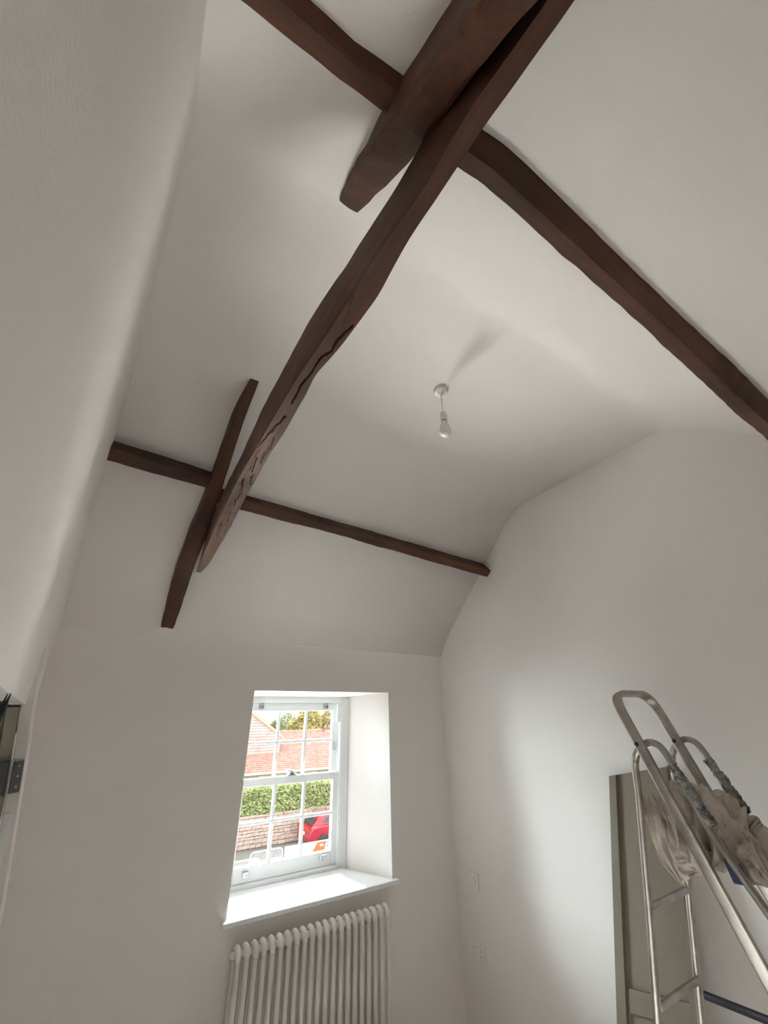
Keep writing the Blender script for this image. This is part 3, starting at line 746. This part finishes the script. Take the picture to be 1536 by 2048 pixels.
# low stone wall under the hedge
sw = empty('stone_wall', (9.2, 25.2, GZ), 'long low red sandstone garden wall across the street', 'wall')
bm = BM(); add_box(bm, 2, 18, 25.05, 25.45, GZ, GZ + 1.38); obj('core', bm, M['mortar'], sw)
SM = []
for k in range(8):
    bm = BM(); w = .5
    v = add_box(bm, -.5, .5, -.5, .5, -.5, .5)
    for q in bm.verts: q.co += Vector((random.uniform(-.07, .07), random.uniform(-.10, .10), random.uniform(-.12, .12)))
    bmesh.ops.bevel(bm, geom=bm.edges[:], offset=.06, segments=1, affect='EDGES')
    me = bpy.data.meshes.new('stone'); bm.to_mesh(me); bm.free(); me.materials.append(M['stone']); SM.append(me)
z = GZ + .06; row = 0
while z < GZ + 1.40:
    hgt = random.uniform(.11, .19); x = 4.6 + random.uniform(0, .3)
    while x < 13.2:
        w = random.uniform(.25, .62)
        o = bpy.data.objects.new('stone', random.choice(SM)); COL.objects.link(o)
        o.location = (x + w / 2, 25.05, z + hgt / 2); o.scale = (w - .03, .12, hgt - .022)
        adopt(o, sw); x += w
    z += hgt

def leaf_cloud(bm, blobs, n, size, seed, flat=1.0):
    """n small folded leaves over the surface of ellipsoids (centre, radii)"""
    rnd = random.Random(seed); tot = sum(r[0] * r[2] + r[0] * r[1] for _, r in blobs)
    for c, r in blobs:
        k = int(n * (r[0] * r[2] + r[0] * r[1]) / tot)
        for _ in range(k):
            d = Vector((rnd.gauss(0, 1), rnd.gauss(0, 1), rnd.gauss(0, 1))).normalized()
            p = Vector(c) + Vector((d.x * r[0], d.y * r[1], d.z * r[2])) * rnd.uniform(.72, 1.06)
            u = Vector((rnd.gauss(0, 1), rnd.gauss(0, 1), rnd.gauss(0, 1))).normalized(); w = u.orthogonal().normalized(); s = size * rnd.uniform(.6, 1.3)
            a = bm.verts.new(p - u * s); b = bm.verts.new(p + w * s * .5); c2 = bm.verts.new(p + u * s); e = bm.verts.new(p - w * s * .5)
            bm.faces.new((a, b, c2)); bm.faces.new((a, c2, e))
# hedge on top of the wall
hd = empty('hedge', (9.3, 25.6, GZ + 1.2), 'clipped green hedge growing above the stone wall', 'hedge')
bm = BM()
rnd = random.Random(2)
for k in range(24000):
    x = rnd.uniform(2.6, 15.4); y = rnd.choice((25.15, 25.15, rnd.uniform(25.15, 26.2))); t = rnd.random()
    low = GZ + 1.42 - .22 * max(0, noise.noise(Vector((x * 1.7, 0, 3))) + .35)
    zz = low + (GZ + 2.55 + .07 * noise.noise(Vector((x * 1.2, y, 0))) - low) * (t if y < 25.2 else rnd.uniform(.75, 1.03))
    p = Vector((x, y + rnd.uniform(-.16, .16), zz)); u = Vector((rnd.gauss(0, 1), rnd.gauss(0, 1), rnd.gauss(0, 1))).normalized(); w = u.orthogonal().normalized(); s = rnd.uniform(.05, .11)
    a, b, c, d = (bm.verts.new(q) for q in (p - u * s, p + w * s * .5, p + u * s, p - w * s * .5)); bm.faces.new((a, b, c)); bm.faces.new((a, c, d))
o = obj('foliage', bm, M['leafg'], hd); o['kind'] = 'stuff'
bm = BM(); add_box(bm, 2.6, 15.4, 25.3, 26.1, GZ + 1.35, GZ + 2.45); obj('shade_core', bm, mat('hedge_shade', (.07, .10, .035), .95), hd)  # solid box coloured dark for the shade inside the hedge

# bungalow across the street
bw = empty('bungalow', (13, 36, GZ), 'cream bungalow with a long red tiled roof behind the hedge', 'house')
EZ, RZ, EY, RY_ = -3.36 + H, -.90 + H, 33.5, 39.0
bm = BM(); add_box(bm, 3.0, 21.5, 34.0, 44, GZ - .1, EZ + .18); obj('wall', bm, M['cream'], bw)
def courses(bm, x0, x1, y0, z0, y1, z1, n, clip=None):
    """stepped tile courses from eave (y0,z0) to top (y1,z1); clip(t)->(xa,xb)"""
    for k in range(n):
        t0, t1 = k / n, (k + 1) / n
        ya, za, yb, zb_ = y0 + (y1 - y0) * t0, z0 + (z1 - z0) * t0, y0 + (y1 - y0) * t1, z0 + (z1 - z0) * t1
        xa, xb = (x0, x1) if clip is None else clip((t0 + t1) / 2)
        nrm = Vector((0, -(z1 - z0), (y1 - y0))).normalized() * .05
        if nrm.z < 0: nrm = -nrm
        if abs(y1 - y0) < .3: nrm = Vector((0, -.05, 0))
        q = [bm.verts.new(p) for p in (Vector((xa, ya, za)) + nrm, Vector((xb, ya, za)) + nrm, Vector((xb, yb, zb_)), Vector((xa, yb, zb_)))]
        bm.faces.new(q); b2 = [bm.verts.new(p) for p in (Vector((xa, ya, za)), Vector((xb, ya, za)))]
        bm.faces.new((b2[0], b2[1], q[1], q[0]))
bm = BM(); add_prism(bm, [(2.6, EY, EZ - .02), (2.6, RY_, RZ - .02), (2.6, 44.5, EZ - .02)], (19.4, 0, 0)); fix(bm); rf = obj('roof', bm, M['tile'], bw)
bm = BM(); courses(bm, 2.6, 22.0, EY, EZ, RY_, RZ, 24); o = obj('tile_courses', bm, M['tile'], rf); o['kind'] = 'stuff'
bm = BM(); add_tube(bm, [(2.6, RY_, RZ + .02), (22, RY_, RZ + .02)], .11, 8); obj('ridge_tiles', bm, M['tile'], rf)
bm = BM(); add_box(bm, 2.6, 22, EY - .10, EY - .01, EZ - .06, EZ + .04); obj('gutter', bm, M['upvc'], bw)
for x0, x1 in ((9.0, 10.35), (12.1, 13.6), (15.0, 16.4)):
    bm = BM(); add_box(bm, x0, x1, 33.94, 34.02, EZ - 1.5, EZ - .22); f = obj('window', bm, M['brown'], bw)
    for k in range(2):
        w = (x1 - x0) / 2; bm = BM(); add_box(bm, x0 + k * w + .07, x0 + (k + 1) * w - .05, 33.93, 33.95, EZ - 1.42, EZ - .30); obj('pane', bm, M['carglass'], f)
bm = BM(); add_box(bm, 17.55, 18.35, 38.6, 39.4, RZ - .55, RZ + .22); ch = obj('chimney', bm, M['stone'], bw)
bm = BM(); add_box(bm, 17.48, 18.42, 38.53, 39.47, RZ + .12, RZ + .22); obj('cap', bm, M['mortar'], ch)
for dx in (.22, .58):
    bm = BM(); add_lathe(bm, [(.12, 0), (.10, .25), (.12, .27)], (17.55 + dx, 39.0, RZ + .22), 10); obj('pot', bm, M['tile'], ch)
# gabled cross wing, tile hung
AX, AZ, GY = 9.0, 1.23 + H, 35.9
bm = BM(); add_prism(bm, [(AX - 3.6, GY, AZ - 2.41), (AX + 3.6, GY, AZ - 2.41), (AX, GY, AZ)], (0, 6, 0)); add_box(bm, AX - 3.4, AX + 3.4, GY + .01, GY + 6, EZ, AZ - 2.41); fix(bm)
wg = obj('wing', bm, M['hung'], bw)
bm = BM(); courses(bm, AX - 3.4, AX + 3.4, GY - .0, EZ + .9, GY, AZ, 19, lambda t: ((AX - min(3.4, (AZ - (EZ + .9 + (AZ - EZ - .9) * t)) / .67), AX + min(3.4, (AZ - (EZ + .9 + (AZ - EZ - .9) * t)) / .67)))); o = obj('hung_tile_courses', bm, M['hung'], wg); o['kind'] = 'stuff'
for s in (-1, 1):
    bm = BM(); a, b = Vector((AX, GY - .12, AZ + .03)), Vector((AX + s * 3.75, GY - .12, AZ + .03 - 3.75 * .67))
    add_hex(bm, [a + Vector((0, 0, -.16)), b + Vector((0, 0, -.16)), b + Vector((0, .1, -.16)), a + Vector((0, .1, -.16)), a, b, b + Vector((0, .1, 0)), a + Vector((0, .1, 0))]); fix(bm); obj('barge_board', bm, M['cream'], wg)
    bm = BM(); a2, b2 = a + Vector((0, 6.1, 0)), b + Vector((0, 6.1, 0)); up = Vector((0, 0, .07))
    add_hex(bm, [a, b, b2, a2, a + up, b + up, b2 + up, a2 + up]); fix(bm); obj('wing_roof', bm, M['tile'], wg)

# trees behind the bungalow
def tree(x, y, top, rad_, m, label, seed, n):
    e = empty('tree', (x, y, GZ), label, 'tree', 'trees behind the bungalow'); rnd = random.Random(seed)
    bm = BM(); add_tube(bm, [(x, y, GZ), (x + .1, y, top - rad_ * 1.6), (x, y, top - rad_ * .6)], [.28, .2, .06], 8); obj('trunk', bm, M['bark'], e)
    bl = []
    for k in range(9):
        a = rnd.uniform(0, 6.28); rr = rnd.uniform(.2, .75) * rad_
        bl.append(((x + math.cos(a) * rr, y + math.sin(a) * rr, top - rad_ * rnd.uniform(.45, 1.5)), (rad_ * rnd.uniform(.35, .55),) * 3))
    bl.append(((x, y, top - rad_ * .5), (rad_ * .5,) * 3))
    bm = BM(); leaf_cloud(bm, bl, n, .16, seed); o = obj('crown', bm, m, e); o['kind'] = 'stuff'
tree(16.6, 49, .22 + H, 2.0, M['leafb'], 'smaller grey-green tree just right of the pale gable', 1, 6000)
tree(20.6, 57, .90 + H, 2.7, M['leafb'], 'grey-green tree in the middle of the row over the roof', 2, 8000)
tree(21.0, 50.5, 1.20 + H, 2.8, M['leafy'], 'yellow autumn tree over the middle of the red roof', 3, 11000)
tree(27.0, 58, 1.55 + H, 3.2, M['leafy'], 'yellow autumn tree on the right, behind the chimney', 4, 11000)

# red car parked in front of the wall
CX, CY = 9.75, 22.7                      # rear bumper, near side
car = empty('car', (CX + 2.1, CY + .88, GZ), 'red hatchback parked in front of the stone wall', 'car')
def car_loft(name, secs, m, parent, bev=.04):
    """secs: (inset from each side, [(x,z)...])  swept across the width"""
    bm = BM(); rings = [[bm.verts.new((CX + x, yy, GZ + z)) for x, z in pr] for yy, pr in secs]
    for a, b in zip(rings, rings[1:]):
        for k in range(len(a)): bm.faces.new((a[k], a[(k + 1) % len(a)], b[(k + 1) % len(b)], b[k]))
    bm.faces.new(rings[0][::-1]); bm.faces.new(rings[-1]); fix(bm); return obj(name, bm, m, parent, bevel=bev, seg=3)
body = [(.02, .38), (0, .55), (.03, .78), (.12, .95), (.5, 1.0), (1.4, 1.0), (2.4, .98), (3.2, .95), (3.9, .80), (4.12, .62), (4.15, .40), (4.0, .22), (3.7, .2), (.3, .2)]
sq = lambda pr, f: [(2.08 + (x - 2.08) * f, z) for x, z in pr]
car_loft('body', [(CY, [(x, z if z < .9 else z - .03) for x, z in sq(body, .97)]), (CY + .12, body), (CY + 1.64, body), (CY + 1.76, [(x, z if z < .9 else z - .03) for x, z in sq(body, .97)])], M['red'], car)
cab = [(.22, .95), (.58, 1.29), (.92, 1.36), (1.9, 1.37), (2.4, 1.30), (3.05, .95)]
car_loft('cabin', [(CY + .10, [(x, .95 + (z - .95) * .2) for x, z in cab]), (CY + .28, cab), (CY + 1.48, cab), (CY + 1.66, [(x, .95 + (z - .95) * .2) for x, z in cab])], M['red'], car)
def pane_(name, pts, m, parent, d=(0, .012, 0)):
    bm = BM(); add_prism(bm, [(CX + x, y, GZ + z) for x, y, z in pts], d); fix(bm); return obj(name, bm, m, parent, bevel=.004)
ys0, ys1 = CY + .115, CY + .262
def side(x, z): return (x, ys0 + (ys1 - ys0) * (z - 1.0) / .4 - .02, z)
pane_('side_window', [side(.72, 1.04), side(1.55, 1.04), side(1.55, 1.29), side(.95, 1.29)], M['carglass'], car)
pane_('side_window', [side(1.63, 1.04), side(2.75, 1.04), side(2.4, 1.25), side(1.63, 1.29)], M['carglass'], car)
pane_('rear_window', [(.25, CY + .35, 1.0), (.25, CY + 1.41, 1.0), (.50, CY + 1.38, 1.25), (.50, CY + .38, 1.25)], M['carglass'], car, (-.02, 0, .015))
pane_('windscreen', [(2.98, CY + .35, 1.0), (2.98, CY + 1.41, 1.0), (2.5, CY + 1.38, 1.27), (2.5, CY + .38, 1.27)], M['carglass'], car, (.02, 0, .015))
pane_('number_plate', [(.0, CY + .62, .62), (.0, CY + 1.14, .62), (.01, CY + 1.14, .74), (.01, CY + .62, .74)], M['white'], car, (-.015, 0, 0))
for y in (CY + .06, CY + 1.36): pane_('tail_lamp', [(.06, y, .80), (.06, y + .34, .80), (.12, y + .34, .93), (.12, y, .93)], M['lampred'], car, (-.06, 0, 0))
for x in (.78, 3.35):
    for y, s in ((CY + .02, -1), (CY + 1.74, 1)):
        c = Vector((CX + x, y, GZ + .33))
        bm = BM(); add_lathe(bm, [(.20, -.12), (.31, -.12), (.33, -.08), (.33, .06), (.31, .10), (.20, .10)], c, 24, (0, s, 0)); w = obj('wheel', bm, M['tyre'], car, True)
        bm = BM(); add_lathe(bm, [(.235, .0), (.235, .07), (.20, .06), (.05, .085)], c, 20, (0, s, 0)); obj('rim', bm, M['wheel'], w)
        if s < 0:
            bm = BM(); add_lathe(bm, [(.40, -.03), (.40, .018), (.335, .018), (.335, -.03)], c + Vector((0, 0, 0)), 24, (0, s, 0), cap=False); obj('arch_trim', bm, M['tyre'], car)

# street-works barriers in the road
def barrier(name, x0, x1, y, z0, z1, label, nbars, panel=None):
    e = empty(name, ((x0 + x1) / 2, y, GZ), label, 'barrier')
    bm = BM(); add_tube(bm, round_path([(x0, y, GZ + .02), (x0, y, z1), (x1, y, z1), (x1, y, GZ + .02)], .18, 6), .024, 8); obj('frame', bm, M['white'], e, True)
    for zz in (z0, z1 - .30):
        bm = BM(); add_tube(bm, [(x0, y, zz), (x1, y, zz)], .016, 6); obj('rail', bm, M['white'], e, True)
    first = None
    for k in range(nbars):
        x = x0 + .06 + (x1 - x0 - .12) * k / (nbars - 1)
        bm = BM(); add_tube(bm, [(x, y, z0), (x, y, z1 - .02)], .008, 5)
        obj('bar', bm, M['white'], e)
    for x in (x0 + .2, x1 - .2):
        bm = BM(); add_box(bm, x - .04, x + .04, y - .3, y + .3, GZ, GZ + .05); obj('foot', bm, M['slate'], e)
    return e
Y1 = 20.3; T1 = -.2325 * Y1 + H
barrier('street_barrier', 6.20, 7.55, Y1, GZ + .25, T1, 'white barred pedestrian barrier with rounded corners, left of the orange panel', 22)
e = empty('panel_barrier', (8.6, Y1 - .05, GZ), 'solid white street barrier with an orange panel in front of the car', 'barrier')
bm = BM(); add_box(bm, 7.62, 9.95, Y1 - .08, Y1 - .02, GZ + .12, T1 + .02); obj('board', bm, M['white'], e, bevel=.02)
bm = BM(); add_prism(bm, [(8.78, Y1 - .085, T1 - .42), (9.42, Y1 - .085, T1 - .30), (9.50, Y1 - .085, T1 - .02), (9.08, Y1 - .085, T1 - .03)], (0, -.012, 0)); fix(bm); op = obj('orange_panel', bm, M['orange'], e)
bm = BM(); add_box(bm, 9.20, 9.36, Y1 - .104, Y1 - .097, T1 - .17, T1 - .10); obj('white_patch', bm, M['white'], op)
for x0, x1, z0, z1 in ((9.54, 9.60, -.06, -.10), (9.54, 9.60, -.17, -.21), (9.66, 9.80, -.03, -.19), (9.56, 9.82, -.30, -.38)):
    bm = BM(); add_box(bm, x0, x1, Y1 - .095, Y1 - .08, T1 + z1, T1 + z0); obj('dark_patch', bm, M['slate'], e)
for x in (7.8, 9.7):
    bm = BM(); add_box(bm, x - .06, x + .06, Y1 - .35, Y1 + .25, GZ, GZ + .13); obj('foot', bm, M['slate'], e)
Y2 = 18.6
barrier('street_barrier', 4.6, 6.05, Y2, GZ + .25, -.2425 * Y2 + H, 'nearest white barred barrier, low at the left edge of the window', 24)
